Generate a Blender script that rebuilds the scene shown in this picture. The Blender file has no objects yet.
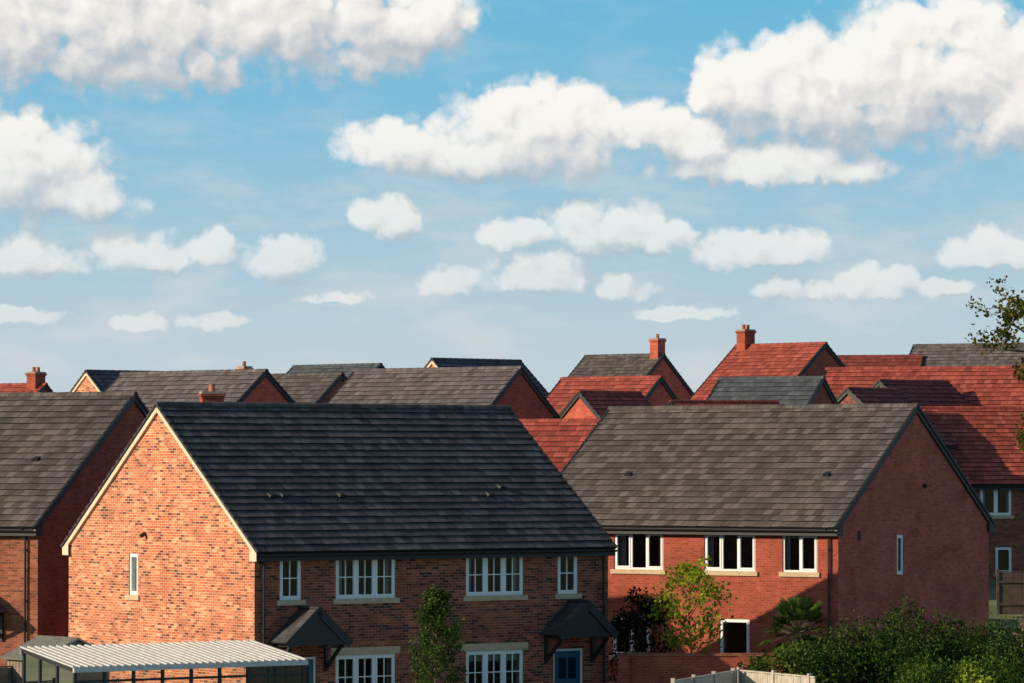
import bpy, math, random
import numpy as np
from mathutils import Vector, Matrix, noise
random.seed(7); np.random.seed(7)
scene = bpy.context.scene
scene.view_settings.view_transform = 'Standard'
scene.view_settings.look = 'None'
scene.view_settings.exposure = 0
CAMZ = 7.3
X, Y, Z = Vector((1,0,0)), Vector((0,1,0)), Vector((0,0,1))

# ------------------------------------------------------------------ materials
def new_mat(name):
    m = bpy.data.materials.new(name); m.use_nodes = True
    nt = m.node_tree; nt.nodes.clear()
    out = nt.nodes.new('ShaderNodeOutputMaterial')
    return m, nt, out
def N(nt, t, **kw):
    n = nt.nodes.new(t)
    for k, v in kw.items(): setattr(n, k, v)
    return n
def ramp(nt, stops, interp='LINEAR'):
    r = nt.nodes.new('ShaderNodeValToRGB'); cr = r.color_ramp; cr.interpolation = interp
    while len(cr.elements) < len(stops): cr.elements.new(0.5)
    for e, (p, c) in zip(cr.elements, stops):
        e.position = p; e.color = (*c, 1)
    return r
def mixc(nt, fac, a, b, blend='MIX'):
    n = nt.nodes.new('ShaderNodeMix'); n.data_type = 'RGBA'; n.blend_type = blend
    for sock, v in ((n.inputs[0], fac), (n.inputs[6], a), (n.inputs[7], b)):
        if hasattr(v, 'is_linked'): nt.links.new(v, sock)
        elif isinstance(v, (int, float)): sock.default_value = v
        else: sock.default_value = (*v, 1)
    return n.outputs[2]
def math_n(nt, op, a, b=None, c=None, clamp=False):
    n = nt.nodes.new('ShaderNodeMath'); n.operation = op; n.use_clamp = clamp
    for i, v in enumerate((a, b, c)):
        if v is None: continue
        if hasattr(v, 'is_linked'): nt.links.new(v, n.inputs[i])
        else: n.inputs[i].default_value = v
    return n.outputs[0]

def simple_mat(name, col, rough=0.6, var=0.12, scale=6.0, metallic=0, bump=0.0):
    m, nt, out = new_mat(name)
    p = N(nt, 'ShaderNodeBsdfPrincipled'); tc = N(nt, 'ShaderNodeTexCoord')
    nz = N(nt, 'ShaderNodeTexNoise'); nz.inputs['Scale'].default_value = scale; nz.inputs['Detail'].default_value = 3
    nt.links.new(tc.outputs['Object'], nz.inputs['Vector'])
    r = ramp(nt, [(0.3, tuple(c*(1-var) for c in col)), (0.7, tuple(min(1, c*(1+var)) for c in col))])
    nt.links.new(nz.outputs['Fac'], r.inputs[0]); nt.links.new(r.outputs[0], p.inputs['Base Color'])
    p.inputs['Roughness'].default_value = rough; p.inputs['Metallic'].default_value = metallic
    if bump:
        b = N(nt, 'ShaderNodeBump'); b.inputs['Strength'].default_value = bump; b.inputs['Distance'].default_value = 0.02
        nt.links.new(nz.outputs['Fac'], b.inputs['Height']); nt.links.new(b.outputs[0], p.inputs['Normal'])
    nt.links.new(p.outputs[0], out.inputs[0])
    return m

def brick_mat(name, cols, mortar, msize=0.0055, gain=1.0):
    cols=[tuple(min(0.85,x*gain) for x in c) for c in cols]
    m, nt, out = new_mat(name)
    p = N(nt, 'ShaderNodeBsdfPrincipled'); uv = N(nt, 'ShaderNodeUVMap')
    b = N(nt, 'ShaderNodeTexBrick')
    b.inputs['Scale'].default_value = 1; b.inputs['Brick Width'].default_value = 0.225
    b.inputs['Row Height'].default_value = 0.075; b.inputs['Mortar Size'].default_value = msize
    b.inputs['Mortar Smooth'].default_value = 0.2
    b.inputs['Color1'].default_value = (0,0,0,1); b.inputs['Color2'].default_value = (1,1,1,1); b.inputs['Mortar'].default_value = (0.5,0.5,0.5,1)
    nt.links.new(uv.outputs[0], b.inputs['Vector'])
    n = len(cols)
    r = ramp(nt, [((i+0.5)/n, c) for i, c in enumerate(cols)])
    nt.links.new(b.outputs['Color'], r.inputs[0])
    nz = N(nt, 'ShaderNodeTexNoise'); nz.noise_dimensions='2D'; nz.inputs['Scale'].default_value = 0.9; nz.inputs['Detail'].default_value = 5; nz.inputs['Roughness'].default_value = 0.65
    nt.links.new(uv.outputs[0], nz.inputs['Vector'])
    r2 = ramp(nt, [(0.3, (0.76,0.75,0.75)), (0.52, (1,1,1)), (0.75, (1.2,1.19,1.15))])
    nt.links.new(nz.outputs['Fac'], r2.inputs[0])
    nf = N(nt, 'ShaderNodeTexNoise'); nf.noise_dimensions='2D'; nf.inputs['Scale'].default_value = 30; nf.inputs['Detail'].default_value = 2
    nt.links.new(uv.outputs[0], nf.inputs['Vector'])
    r3 = ramp(nt, [(0.3, (0.8,0.8,0.8)), (0.7, (1.18,1.18,1.18))])
    nt.links.new(nf.outputs['Fac'], r3.inputs[0])
    c = mixc(nt, b.outputs['Fac'], r.outputs[0], mortar)
    c = mixc(nt, 1.0, c, r2.outputs[0], 'MULTIPLY')
    c = mixc(nt, 1.0, c, r3.outputs[0], 'MULTIPLY')
    nt.links.new(c, p.inputs['Base Color'])
    p.inputs['Roughness'].default_value = 0.95
    p.inputs['Specular IOR Level'].default_value = 0.25
    h = math_n(nt, 'SUBTRACT', nf.outputs['Fac'], b.outputs['Fac'])
    bp = N(nt, 'ShaderNodeBump'); bp.inputs['Strength'].default_value = 0.5; bp.inputs['Distance'].default_value = 0.008
    nt.links.new(h, bp.inputs['Height']); nt.links.new(bp.outputs[0], p.inputs['Normal'])
    nt.links.new(p.outputs[0], out.inputs[0])
    return m

def roof_mat(name, lo, mid, hi, streak=0.5, tw=0.30, rh=0.30):
    m, nt, out = new_mat(name)
    p = N(nt, 'ShaderNodeBsdfPrincipled'); uv = N(nt, 'ShaderNodeUVMap')
    b = N(nt, 'ShaderNodeTexBrick')
    b.inputs['Scale'].default_value = 1; b.inputs['Brick Width'].default_value = tw
    b.inputs['Row Height'].default_value = rh; b.inputs['Mortar Size'].default_value = 0.008
    b.inputs['Mortar Smooth'].default_value = 0.3
    b.inputs['Color1'].default_value = (0,0,0,1); b.inputs['Color2'].default_value = (1,1,1,1); b.inputs['Mortar'].default_value = (0.2,0.2,0.2,1)
    nt.links.new(uv.outputs[0], b.inputs['Vector'])
    r = ramp(nt, [(0.0, lo), (0.5, mid), (1.0, hi)])
    nt.links.new(b.outputs['Color'], r.inputs[0])
    mp = N(nt, 'ShaderNodeMapping'); mp.inputs['Scale'].default_value = (1.6, 0.35, 1)
    nt.links.new(uv.outputs[0], mp.inputs['Vector'])
    nz = N(nt, 'ShaderNodeTexNoise'); nz.noise_dimensions='2D'; nz.inputs['Scale'].default_value = 1.1; nz.inputs['Detail'].default_value = 6; nz.inputs['Roughness'].default_value = 0.7
    nt.links.new(mp.outputs[0], nz.inputs['Vector'])
    r2 = ramp(nt, [(0.3, (1-streak*0.5,)*3), (0.5, (1,1,1)), (0.72, (1+streak*0.6, 1+streak*0.57, 1+streak*0.5))])
    nt.links.new(nz.outputs['Fac'], r2.inputs[0])
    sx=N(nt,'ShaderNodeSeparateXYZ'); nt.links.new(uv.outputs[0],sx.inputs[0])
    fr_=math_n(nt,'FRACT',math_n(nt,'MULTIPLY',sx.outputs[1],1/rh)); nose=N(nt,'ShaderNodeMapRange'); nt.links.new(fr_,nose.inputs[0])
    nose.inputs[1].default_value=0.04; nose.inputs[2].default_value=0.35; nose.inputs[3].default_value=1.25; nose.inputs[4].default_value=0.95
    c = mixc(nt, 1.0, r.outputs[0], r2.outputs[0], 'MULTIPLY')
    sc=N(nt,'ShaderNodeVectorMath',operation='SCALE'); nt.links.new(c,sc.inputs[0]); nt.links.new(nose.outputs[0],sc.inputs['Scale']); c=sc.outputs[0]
    dk = mixc(nt, 1.0, c, (0.35,0.35,0.35), 'MULTIPLY')
    c = mixc(nt, b.outputs['Fac'], c, dk)
    nt.links.new(c, p.inputs['Base Color'])
    p.inputs['Roughness'].default_value = 0.75
    p.inputs['Specular IOR Level'].default_value = 0.3
    nt.links.new(p.outputs[0], out.inputs[0])
    return m

def leaf_mat(name, stops, trans=0.3):
    m, nt, out = new_mat(name)
    g = N(nt, 'ShaderNodeNewGeometry'); r = ramp(nt, stops)
    nt.links.new(g.outputs['Random Per Island'], r.inputs[0])
    tc = N(nt, 'ShaderNodeTexCoord'); nz = N(nt, 'ShaderNodeTexNoise'); nz.inputs['Scale'].default_value = 1.6; nz.inputs['Detail'].default_value = 1
    nt.links.new(tc.outputs['Object'], nz.inputs['Vector'])
    r2 = ramp(nt, [(0.35, (0.6,0.6,0.6)), (0.65, (1.35,1.3,1.1))]); nt.links.new(nz.outputs['Fac'], r2.inputs[0])
    c = mixc(nt, 1.0, r.outputs[0], r2.outputs[0], 'MULTIPLY')
    p = N(nt, 'ShaderNodeBsdfDiffuse')
    t = N(nt, 'ShaderNodeBsdfTranslucent'); mx = N(nt, 'ShaderNodeMixShader'); mx.inputs[0].default_value = trans
    nt.links.new(c, p.inputs['Color']); nt.links.new(c, t.inputs['Color'])
    nt.links.new(p.outputs[0], mx.inputs[1]); nt.links.new(t.outputs[0], mx.inputs[2]); nt.links.new(mx.outputs[0], out.inputs[0])
    return m

M = {}
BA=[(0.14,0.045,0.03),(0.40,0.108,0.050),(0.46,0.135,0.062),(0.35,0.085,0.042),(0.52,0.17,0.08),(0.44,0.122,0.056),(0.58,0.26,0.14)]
M['brick_a'] = brick_mat('brick_multi_sunlit', BA, (0.74,0.58,0.42), 0.0065, 1.32)  # multi brick brightened, sunlight on the left gables put into its colour
M['brick_d'] = brick_mat('brick_multi_shaded', [(0.07,0.03,0.026),(0.35,0.082,0.045),(0.42,0.105,0.055),(0.21,0.054,0.034),(0.48,0.14,0.072),(0.38,0.088,0.047),(0.12,0.042,0.033)], (0.42,0.29,0.21), 0.0055)  # same multi brick darkened, shade of the main facade put into its colour
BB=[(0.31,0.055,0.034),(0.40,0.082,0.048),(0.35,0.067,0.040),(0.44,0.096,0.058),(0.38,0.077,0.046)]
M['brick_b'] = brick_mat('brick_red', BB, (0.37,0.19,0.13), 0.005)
M['brick_e'] = brick_mat('brick_red_lit', BB, (0.50,0.25,0.18), 0.005, 1.45)  # red brick brightened, extra light on the shaded right gable painted in
M['brick_c'] = brick_mat('brick_brown', [(0.17,0.055,0.035),(0.30,0.08,0.045),(0.34,0.105,0.055),(0.25,0.065,0.04),(0.37,0.125,0.07)], (0.30,0.2,0.15), 0.0055)
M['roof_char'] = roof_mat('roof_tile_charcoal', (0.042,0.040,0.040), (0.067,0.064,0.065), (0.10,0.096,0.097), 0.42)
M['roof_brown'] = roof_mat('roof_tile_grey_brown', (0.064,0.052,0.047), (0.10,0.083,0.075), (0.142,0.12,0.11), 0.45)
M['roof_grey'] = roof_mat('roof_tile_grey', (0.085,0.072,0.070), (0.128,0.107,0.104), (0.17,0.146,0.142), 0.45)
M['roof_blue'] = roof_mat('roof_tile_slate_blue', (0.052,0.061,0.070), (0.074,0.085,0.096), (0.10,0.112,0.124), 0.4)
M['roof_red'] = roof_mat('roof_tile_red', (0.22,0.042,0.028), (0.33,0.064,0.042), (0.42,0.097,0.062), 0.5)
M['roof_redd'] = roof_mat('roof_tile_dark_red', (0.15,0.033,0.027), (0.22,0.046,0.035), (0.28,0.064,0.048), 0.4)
M['black'] = simple_mat('black_upvc', (0.018,0.018,0.02), 0.5)
M['white'] = simple_mat('white_upvc', (0.88,0.87,0.86), 0.35, 0.01)
M['cream'] = simple_mat('cream_verge', (0.70,0.58,0.42), 0.7, 0.12, 3)
M['stone'] = simple_mat('buff_stone', (0.58,0.43,0.27), 0.85, 0.12, 8, bump=0.2)
M['room'] = simple_mat('dark_interior', (0.05,0.045,0.04), 0.9)
M['curtain'] = simple_mat('curtain', (0.6,0.57,0.52), 0.9, 0.15, 9)
M['door'] = simple_mat('blue_door_paint', (0.02,0.10,0.18), 0.4, 0.05)
M['pot'] = simple_mat('terracotta', (0.40,0.14,0.07), 0.85)
M['conc'] = simple_mat('mortar_cap', (0.32,0.29,0.25), 0.9)
M['fence'] = simple_mat('weathered_timber', (0.26,0.21,0.16), 0.85, 0.3, 5, bump=0.3)
M['fence_pale'] = simple_mat('pale_timber', (0.46,0.41,0.33), 0.85, 0.2, 5, bump=0.3)
M['fence_dark'] = simple_mat('dark_stained_timber', (0.09,0.06,0.045), 0.85, 0.3, 5)
M['bark'] = simple_mat('bark', (0.10,0.075,0.055), 0.95, 0.35, 12, bump=0.6)
M['poly'] = simple_mat('polycarbonate_sheet', (0.25,0.25,0.25), 0.35, 0.15, 1.5)
M['alu'] = simple_mat('grey_aluminium', (0.22,0.23,0.24), 0.4)
M['alu_pale'] = simple_mat('pale_aluminium', (0.62,0.61,0.58), 0.4)
M['felt'] = simple_mat('roof_felt', (0.15,0.15,0.13), 0.95, 0.3, 6)
m, nt, out = new_mat('window_glass')
tr = N(nt,'ShaderNodeBsdfTransparent'); gl = N(nt,'ShaderNodeBsdfGlossy'); gl.inputs['Roughness'].default_value = 0.02
tr.inputs[0].default_value = (0.75,0.8,0.8,1)
fr = N(nt,'ShaderNodeFresnel'); fr.inputs[0].default_value = 1.7; mx = N(nt,'ShaderNodeMixShader')
nt.links.new(fr.outputs[0], mx.inputs[0]); nt.links.new(tr.outputs[0], mx.inputs[1]); nt.links.new(gl.outputs[0], mx.inputs[2]); nt.links.new(mx.outputs[0], out.inputs[0])
M['glass'] = m
M['leaf_green'] = leaf_mat('leaves_green', [(0,(0.025,0.055,0.013)),(0.5,(0.05,0.095,0.022)),(1,(0.10,0.15,0.035))])
M['leaf_dark'] = leaf_mat('leaves_dark', [(0,(0.016,0.034,0.011)),(0.6,(0.035,0.065,0.02)),(1,(0.07,0.11,0.03))])
M['leaf_mid'] = leaf_mat('leaves_mid', [(0,(0.045,0.08,0.016)),(0.6,(0.08,0.13,0.027)),(1,(0.14,0.19,0.045))])
M['leaf_lime'] = leaf_mat('leaves_lime', [(0,(0.15,0.20,0.02)),(0.5,(0.30,0.38,0.035)),(1,(0.50,0.52,0.06))], 0.5)
M['leaf_purple'] = leaf_mat('leaves_purple', [(0,(0.02,0.01,0.012)),(0.6,(0.05,0.018,0.02)),(1,(0.09,0.035,0.03))])
M['leaf_olive'] = leaf_mat('leaves_olive', [(0,(0.04,0.055,0.012)),(0.5,(0.085,0.10,0.02)),(0.9,(0.15,0.14,0.03)),(1,(0.34,0.12,0.03))], 0.35)

# ------------------------------------------------------------------ mesh builder
class MB:
    def __init__(s): s.v=[]; s.f=[]; s.uv=[]; s.m=[]; s.mats=[]
    def mi(s, k):
        if k not in s.mats: s.mats.append(k)
        return s.mats.index(k)
    def face(s, pts, mat, uvs=None):
        i=len(s.v); s.v.extend([tuple(p) for p in pts]); s.f.append(list(range(i,i+len(pts))))
        s.uv.extend(uvs if uvs else [(0,0.1)]*len(pts)); s.m.append(s.mi(mat))
    def box(s, O, U, Nn, W, a, b, c, mat):
        P=lambda u,n,z: O+U*u+Nn*n+W*z
        (u0,u1),(n0,n1),(z0,z1)=a,b,c
        for n in (n0,n1): s.face([P(u0,n,z0),P(u1,n,z0),P(u1,n,z1),P(u0,n,z1)],mat,[(u0,z0),(u1,z0),(u1,z1),(u0,z1)])
        for u in (u0,u1): s.face([P(u,n0,z0),P(u,n1,z0),P(u,n1,z1),P(u,n0,z1)],mat,[(n0,z0),(n1,z0),(n1,z1),(n0,z1)])
        for z in (z0,z1): s.face([P(u0,n0,z),P(u1,n0,z),P(u1,n1,z),P(u0,n1,z)],mat,[(u0,n0),(u1,n0),(u1,n1),(u0,n1)])
    def tube(s, p0, p1, r0, r1, mat, n=8, cap=True):
        p0=Vector(p0); p1=Vector(p1); d=(p1-p0)
        if d.length<1e-6: return
        d.normalize(); a=d.orthogonal().normalized(); b=d.cross(a)
        A=[p0+(a*math.cos(t)+b*math.sin(t))*r0 for t in [2*math.pi*i/n for i in range(n)]]
        B=[p1+(a*math.cos(t)+b*math.sin(t))*r1 for t in [2*math.pi*i/n for i in range(n)]]
        for i in range(n):
            j=(i+1)%n; s.face([A[i],A[j],B[j],B[i]],mat,[(i/n,0),((i+1)/n,0),((i+1)/n,1),(i/n,1)])
        if cap: s.face(B,mat); s.face(A,mat)
    def build(s, name, parent=None, smooth=False):
        me=bpy.data.meshes.new(name); me.from_pydata(s.v,[],s.f)
        for k in s.mats: me.materials.append(M[k])
        me.polygons.foreach_set('material_index', s.m)
        uvl=me.uv_layers.new(name='UVMap'); uvl.data.foreach_set('uv',[c for t in s.uv for c in t])
        if smooth: me.polygons.foreach_set('use_smooth',[True]*len(s.f))
        me.update()
        o=bpy.data.objects.new(name,me); scene.collection.objects.link(o)
        if parent: o.parent=parent
        return o
def empty(name, loc, yaw=0):
    e=bpy.data.objects.new(name,None); scene.collection.objects.link(e)
    e.location=loc; e.rotation_euler=(0,0,yaw); e.empty_display_size=0.5
    return e

def ground_z(x, y):
    t=max(0.0, y-122.0); z=0.046*t
    if y>300: z=0.046*178 - (y-300)*0.03
    return max(z, -14.0)

# ------------------------------------------------------------------ parts
def wall(mb, O, U, L, z0, z1, holes, mat, Nn, uoff=0.0):
    xs=sorted(set([0,L]+[h[0] for h in holes]+[h[1] for h in holes]))
    zs=sorted(set([z0,z1]+[h[2] for h in holes]+[h[3] for h in holes]))
    for i in range(len(xs)-1):
        for j in range(len(zs)-1):
            cx=(xs[i]+xs[i+1])/2; cz=(zs[j]+zs[j+1])/2
            if any(h[0]<cx<h[1] and h[2]<cz<h[3] for h in holes): continue
            a,b,c,d=xs[i],xs[i+1],zs[j],zs[j+1]
            mb.face([O+U*a+Z*c,O+U*b+Z*c,O+U*b+Z*d,O+U*a+Z*d],mat,[(a+uoff,c),(b+uoff,c),(b+uoff,d),(a+uoff,d)])
    dp=-0.11
    for h in holes:
        a,b,c,d=h[:4]
        for u in (a,b): mb.face([O+U*u+Z*c,O+U*u+Nn*dp+Z*c,O+U*u+Nn*dp+Z*d,O+U*u+Z*d],mat,[(0,c),(0.11,c),(0.11,d),(0,d)])
        for z in (c,d): mb.face([O+U*a+Z*z,O+U*b+Z*z,O+U*b+Nn*dp+Z*z,O+U*a+Nn*dp+Z*z],mat,[(a,0),(b,0),(b,0.11),(a,0.11)])

def window(mb, O, U, Nn, w):
    x0,x1,z0,z1=w[:4]; opt=w[4] if len(w)>4 else {}
    n=opt.get('n',1); gb=opt.get('bars',False)
    B=lambda a,b,c,m: mb.box(O,U,Nn,Z,a,b,c,m)
    f=0.06; nf=(-0.10,-0.035)
    B((x0,x1),nf,(z0,z0+f),'white'); B((x0,x1),nf,(z1-f,z1),'white')
    B((x0,x0+f),nf,(z0+f,z1-f),'white'); B((x1-f,x1),nf,(z0+f,z1-f),'white')
    iw=(x1-x0-2*f)/n
    for i in range(1,n):
        c=x0+f+iw*i; B((c-0.035,c+0.035),(-0.098,-0.037),(z0+f,z1-f),'white')
    for i in range(n):
        a=x0+f+iw*i+(0.035 if i else 0); b=x0+f+iw*(i+1)-(0.035 if i<n-1 else 0)
        sash=opt.get('sash',None)
        if sash is None or i in sash:
            s=0.05; ns=(-0.085,-0.02)
            B((a,b),ns,(z0+f,z0+f+s),'white'); B((a,b),ns,(z1-f-s,z1-f),'white')
            B((a,a+s),ns,(z0+f+s,z1-f-s),'white'); B((b-s,b),ns,(z0+f+s,z1-f-s),'white')
        if gb:
            cm=(a+b)/2; zm=(z0+z1)/2
            B((cm-0.014,cm+0.014),(-0.08,-0.045),(z0+f,z1-f),'white')
            B((a,cm-0.015),(-0.08,-0.045),(zm-0.014,zm+0.014),'white'); B((cm+0.015,b),(-0.08,-0.045),(zm-0.014,zm+0.014),'white')
    P=lambda u,nn,z: O+U*u+Nn*nn+Z*z
    mb.face([P(x0,-0.072,z0),P(x1,-0.072,z0),P(x1,-0.072,z1),P(x0,-0.072,z1)],'glass')
    d0,d1=-0.112,-1.4
    mb.face([P(x0,d1,z0),P(x1,d1,z0),P(x1,d1,z1),P(x0,d1,z1)],'room')
    for u in (x0,x1): mb.face([P(u,d0,z0),P(u,d1,z0),P(u,d1,z1),P(u,d0,z1)],'room')
    for z in (z0,z1): mb.face([P(x0,d0,z),P(x1,d0,z),P(x1,d1,z),P(x0,d1,z)],'room')
    if opt.get('curt',True):
        cw=(x1-x0)*random.uniform(0.10,0.2)
        for a,b in ((x0,x0+cw),(x1-cw*random.uniform(0.6,1.1),x1)):
            k=max(3,int((b-a)/0.05))
            for q in range(k):
                u0=a+(b-a)*q/k; u1=a+(b-a)*(q+1)/k
                mb.face([P(u0,-0.2-0.03*(q%2),z0),P(u1,-0.2-0.03*((q+1)%2),z0),P(u1,-0.2-0.03*((q+1)%2),z1),P(u0,-0.2-0.03*(q%2),z1)],'curtain')
    if opt.get('blind'):
        zb=z1-(z1-z0)*opt['blind']; mb.face([P(x0,-0.17,zb),P(x1,-0.17,zb),P(x1,-0.17,z1),P(x0,-0.17,z1)],'curtain')
    if opt.get('sill',True): mb.box(O,U,Nn,Z,(x0-0.1,x1+0.1),(-0.04,0.06),(z0-0.14,z0-0.003),'stone')
    if opt.get('lintel'): mb.box(O,U,Nn,Z,(x0-0.15,x1+0.15),(-0.02,0.012),(z1+0.003,z1+0.2),'stone')

def roof(parent, W, Dp, ze, rh, mat, ridge_mat, verge, detail=True, oh=0.28, vo=0.09, barge='black'):
    a=math.atan2(rh,Dp/2); ca,sa=math.cos(a),math.sin(a)
    L=(Dp/2+oh)/ca; z0=ze-oh*math.tan(a)+0.10
    mb=MB(); g=0.30; nc=max(1,round(L/g)); g=L/nc
    for side in (0,1):
        if side==0:
            P=lambda x,s,h: Vector((x,-oh+s*ca-sa*h, z0+s*sa+ca*h))
        else:
            P=lambda x,s,h: Vector((x,Dp+oh-s*ca+sa*h, z0+s*sa+ca*h))
        for i in range(nc):
            s0,s1=i*g,(i+1)*g+0.0
            if detail:
                xs=[-vo]; x=-vo+(0.15 if i%2 else 0.30)
                while x<W+vo-0.02: xs.append(x); x+=0.30
                xs.append(W+vo)
            else: xs=[-vo,W+vo]
            row=random.uniform(-0.003,0.003)
            for k in range(len(xs)-1):
                A,B=xs[k],xs[k+1]
                h=0.040+row+(random.uniform(-0.006,0.008) if detail else 0); h2=h+(random.uniform(-0.005,0.005) if detail else 0)
                mb.face([P(A,s0,h),P(B,s0,h2),P(B,s1,0.004),P(A,s1,0.004)],mat,[(A+vo+100,i*0.30+0.012),(B+vo+100,i*0.30+0.012),(B+vo+100,i*0.30+0.288),(A+vo+100,i*0.30+0.288)])
                mb.face([P(A,s0,-0.01),P(B,s0,-0.01),P(B,s0,h2),P(A,s0,h)],'black')
        mb.face([P(-vo,0,-0.05),P(W+vo,0,-0.05),P(W+vo,L,-0.05),P(-vo,L,-0.05)],'black')
        mb.face([P(-vo,0,-0.05),P(W+vo,0,-0.05),P(W+vo,0,-0.01),P(-vo,0,-0.01)],'black')
        for x,sg in ((-vo,-1),(W+vo,1)):
            mb.face([P(x,0,-0.05),P(x,L,-0.05),P(x,L,0.02),P(x,0,0.03)],verge)
            x2=x+sg*0.02
            for s in range(nc):
                mb.face([P(x2,s*g,-0.03),P(x2,(s+1)*g,-0.03),P(x2,(s+1)*g,0.02),P(x2,s*g,0.055)],verge,[(0,0.1),(0.2,0.1),(0.2,0.15),(0,0.15)])
                mb.face([P(x2,s*g,0.055),P(x2,(s+1)*g,0.02),P(x2-sg*0.09,(s+1)*g,0.022),P(x2-sg*0.09,s*g,0.057)],verge,[(0,0.1),(0.2,0.1),(0.2,0.15),(0,0.15)])
        for x,sg in ((0,-1),(W,1)):
            x2=x+sg*(vo-0.012)
            hb=-0.17
            mb.face([P(x2,0.05,hb),P(x2,L-0.12,hb),P(x2,L,-0.052),P(x2,0.05,-0.052)],barge)
            mb.face([P(x,0.05,hb),P(x,L-0.12,hb),P(x2,L-0.12,hb),P(x2,0.05,hb)],barge)
    mb.build('roof',parent)
    rb=MB(); zr=z0+L*sa+0.0; yr=Dp/2; x=-vo-0.02
    while x<W+vo:
        x1=min(x+0.45,W+vo+0.02); r0,r1=0.115,0.125; n=6
        for q in range(n):
            t0=math.pi*q/n; t1=math.pi*(q+1)/n
            f=lambda xx,r,t: (xx, yr+r*math.cos(t), zr-0.05+r*math.sin(t)*1.05)
            rb.face([f(x,r0,t0),f(x1,r1,t0),f(x1,r1,t1),f(x,r0,t1)],ridge_mat,[(x,0.1),(x1,0.1),(x1,0.2),(x,0.2)])
            rb.face([f(x1,r0-.02,t0),f(x1,r1,t0),f(x1,r1,t1),f(x1,r0-.02,t1)],ridge_mat)
        x=x1
        if x1>=W+vo+0.02: break
    for xx in (-vo-0.02,W+vo+0.02):
        rb.face([(xx, yr+0.115*math.cos(math.pi*q/6), zr-0.05+0.115*math.sin(math.pi*q/6)) for q in range(7)],ridge_mat)
    rb.build('ridge_tiles',parent,smooth=False)
    eb=MB()
    for side in (0,1):
        yy=-oh if side==0 else Dp+oh; s=1 if side==0 else -1; yw=0 if side==0 else Dp
        zf=z0-0.05
        y_a=yy+s*0.05
        eb.face([(0-vo,y_a,zf-0.19),(W+vo,y_a,zf-0.19),(W+vo,y_a,zf+0.02),(0-vo,y_a,zf+0.02)],'black')
        eb.face([(0-vo,y_a,zf-0.17),(W+vo,y_a,zf-0.17),(W+vo,yw,zf-0.17),(0-vo,yw,zf-0.17)],'black')
        for xx,sg in ((-vo,-1),(W+vo,1)):
            eb.face([(xx,y_a,zf-0.19),(xx,yw+s*0.12,zf-0.19),(xx,yw+s*0.12,zf+0.14),(xx,y_a,zf+0.03)],barge)
        yc=yy-s*0.01; r=0.06
        for q in range(6):
            t0=math.pi+math.pi*q/6; t1=math.pi+math.pi*(q+1)/6
            f=lambda xx,t: (xx,yc+r*math.cos(t),zf-0.01+r*math.sin(t)*1.1)
            eb.face([f(-vo,t0),f(W+vo,t0),f(W+vo,t1),f(-vo,t1)],'black')
    eb.build('gutters_and_fascia',parent,smooth=False)
    return a, z0, L

def chimney(parent, cx, cy, zt, w=0.55, d=0.75, h=1.3, brick='brick_b', pots=1):
    mb=MB(); O=Vector((cx,cy,0))
    mb.box(O,X,Y,Z,(-w/2,w/2),(-d/2,d/2),(zt-1.2,zt+h-0.28),brick)
    mb.box(O,X,Y,Z,(-w/2-.03,w/2+.03),(-d/2-.03,d/2+.03),(zt+h-0.278,zt+h-0.21),brick)
    mb.box(O,X,Y,Z,(-w/2-.07,w/2+.07),(-d/2-.07,d/2+.07),(zt+h-0.208,zt+h-0.13),brick)
    mb.box(O,X,Y,Z,(-w/2-.02,w/2+.02),(-d/2-.02,d/2+.02),(zt+h-0.128,zt+h-0.05),'conc')
    for i in range(pots):
        yy=cy+(i-(pots-1)/2)*0.33
        mb.tube((cx,yy,zt+h-0.06),(cx,yy,zt+h+0.16),0.11,0.085,'pot',10)
        mb.tube((cx,yy,zt+h+0.16),(cx,yy,zt+h+0.20),0.105,0.105,'pot',10)
    mb.build('chimney',parent)

def house(anchor, side, yaw, W, Dp, rz, rh, brick, roofm, gz=None, fw=(), lw=(), rw=(), verge='black', barge='black', detail=False, chim=(), gable_brick=None, doors=()):
    yaw=math.radians(yaw); c,s=math.cos(yaw),math.sin(yaw)
    lx,ly=(0 if side=='L' else W),Dp/2
    ox=anchor[0]-(c*lx-s*ly); oy=anchor[1]-(s*lx+c*ly)
    if gz is None: gz=ground_z(anchor[0],anchor[1])
    e=empty('brick_house',(ox,oy,gz),yaw)
    ze=rz-gz-rh
    mb=MB(); gb=gable_brick or brick
    wall(mb,Vector((0,0,0)),X,W,-2,ze,list(fw)+list(doors),brick,-Y)
    wall(mb,Vector((0,Dp,0)),X,W,-2,ze,[],brick,Y)
    wall(mb,Vector((0,0,0)),Y,Dp,-2,ze,list(lw),gb,-X)
    wall(mb,Vector((W,0,0)),Y,Dp,-2,ze,list(rw),gb,X)
    for x in (0,W):
        mb.face([(x,0,ze),(x,Dp,ze),(x,Dp/2,ze+rh)],gb,[(0,ze),(Dp,ze),(Dp/2,ze+rh)])
    mb.build('walls',e)
    if fw or lw or rw:
        wb=MB()
        for w in fw: window(wb,Vector((0,0,0)),X,-Y,w)
        for w in lw: window(wb,Vector((0,0,0)),Y,-X,w)
        for w in rw: window(wb,Vector((W,0,0)),Y,X,w)
        wb.build('windows',e)
    info=roof(e,W,Dp,ze,rh,roofm,roofm if roofm!='roof_char' else 'roof_brown',verge,detail,barge=barge)
    for (fx,w,d,h,pots) in chim:
        chimney(e,W*fx,Dp/2,rz-gz,w,d,h,brick,pots)
    return e,info

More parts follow.
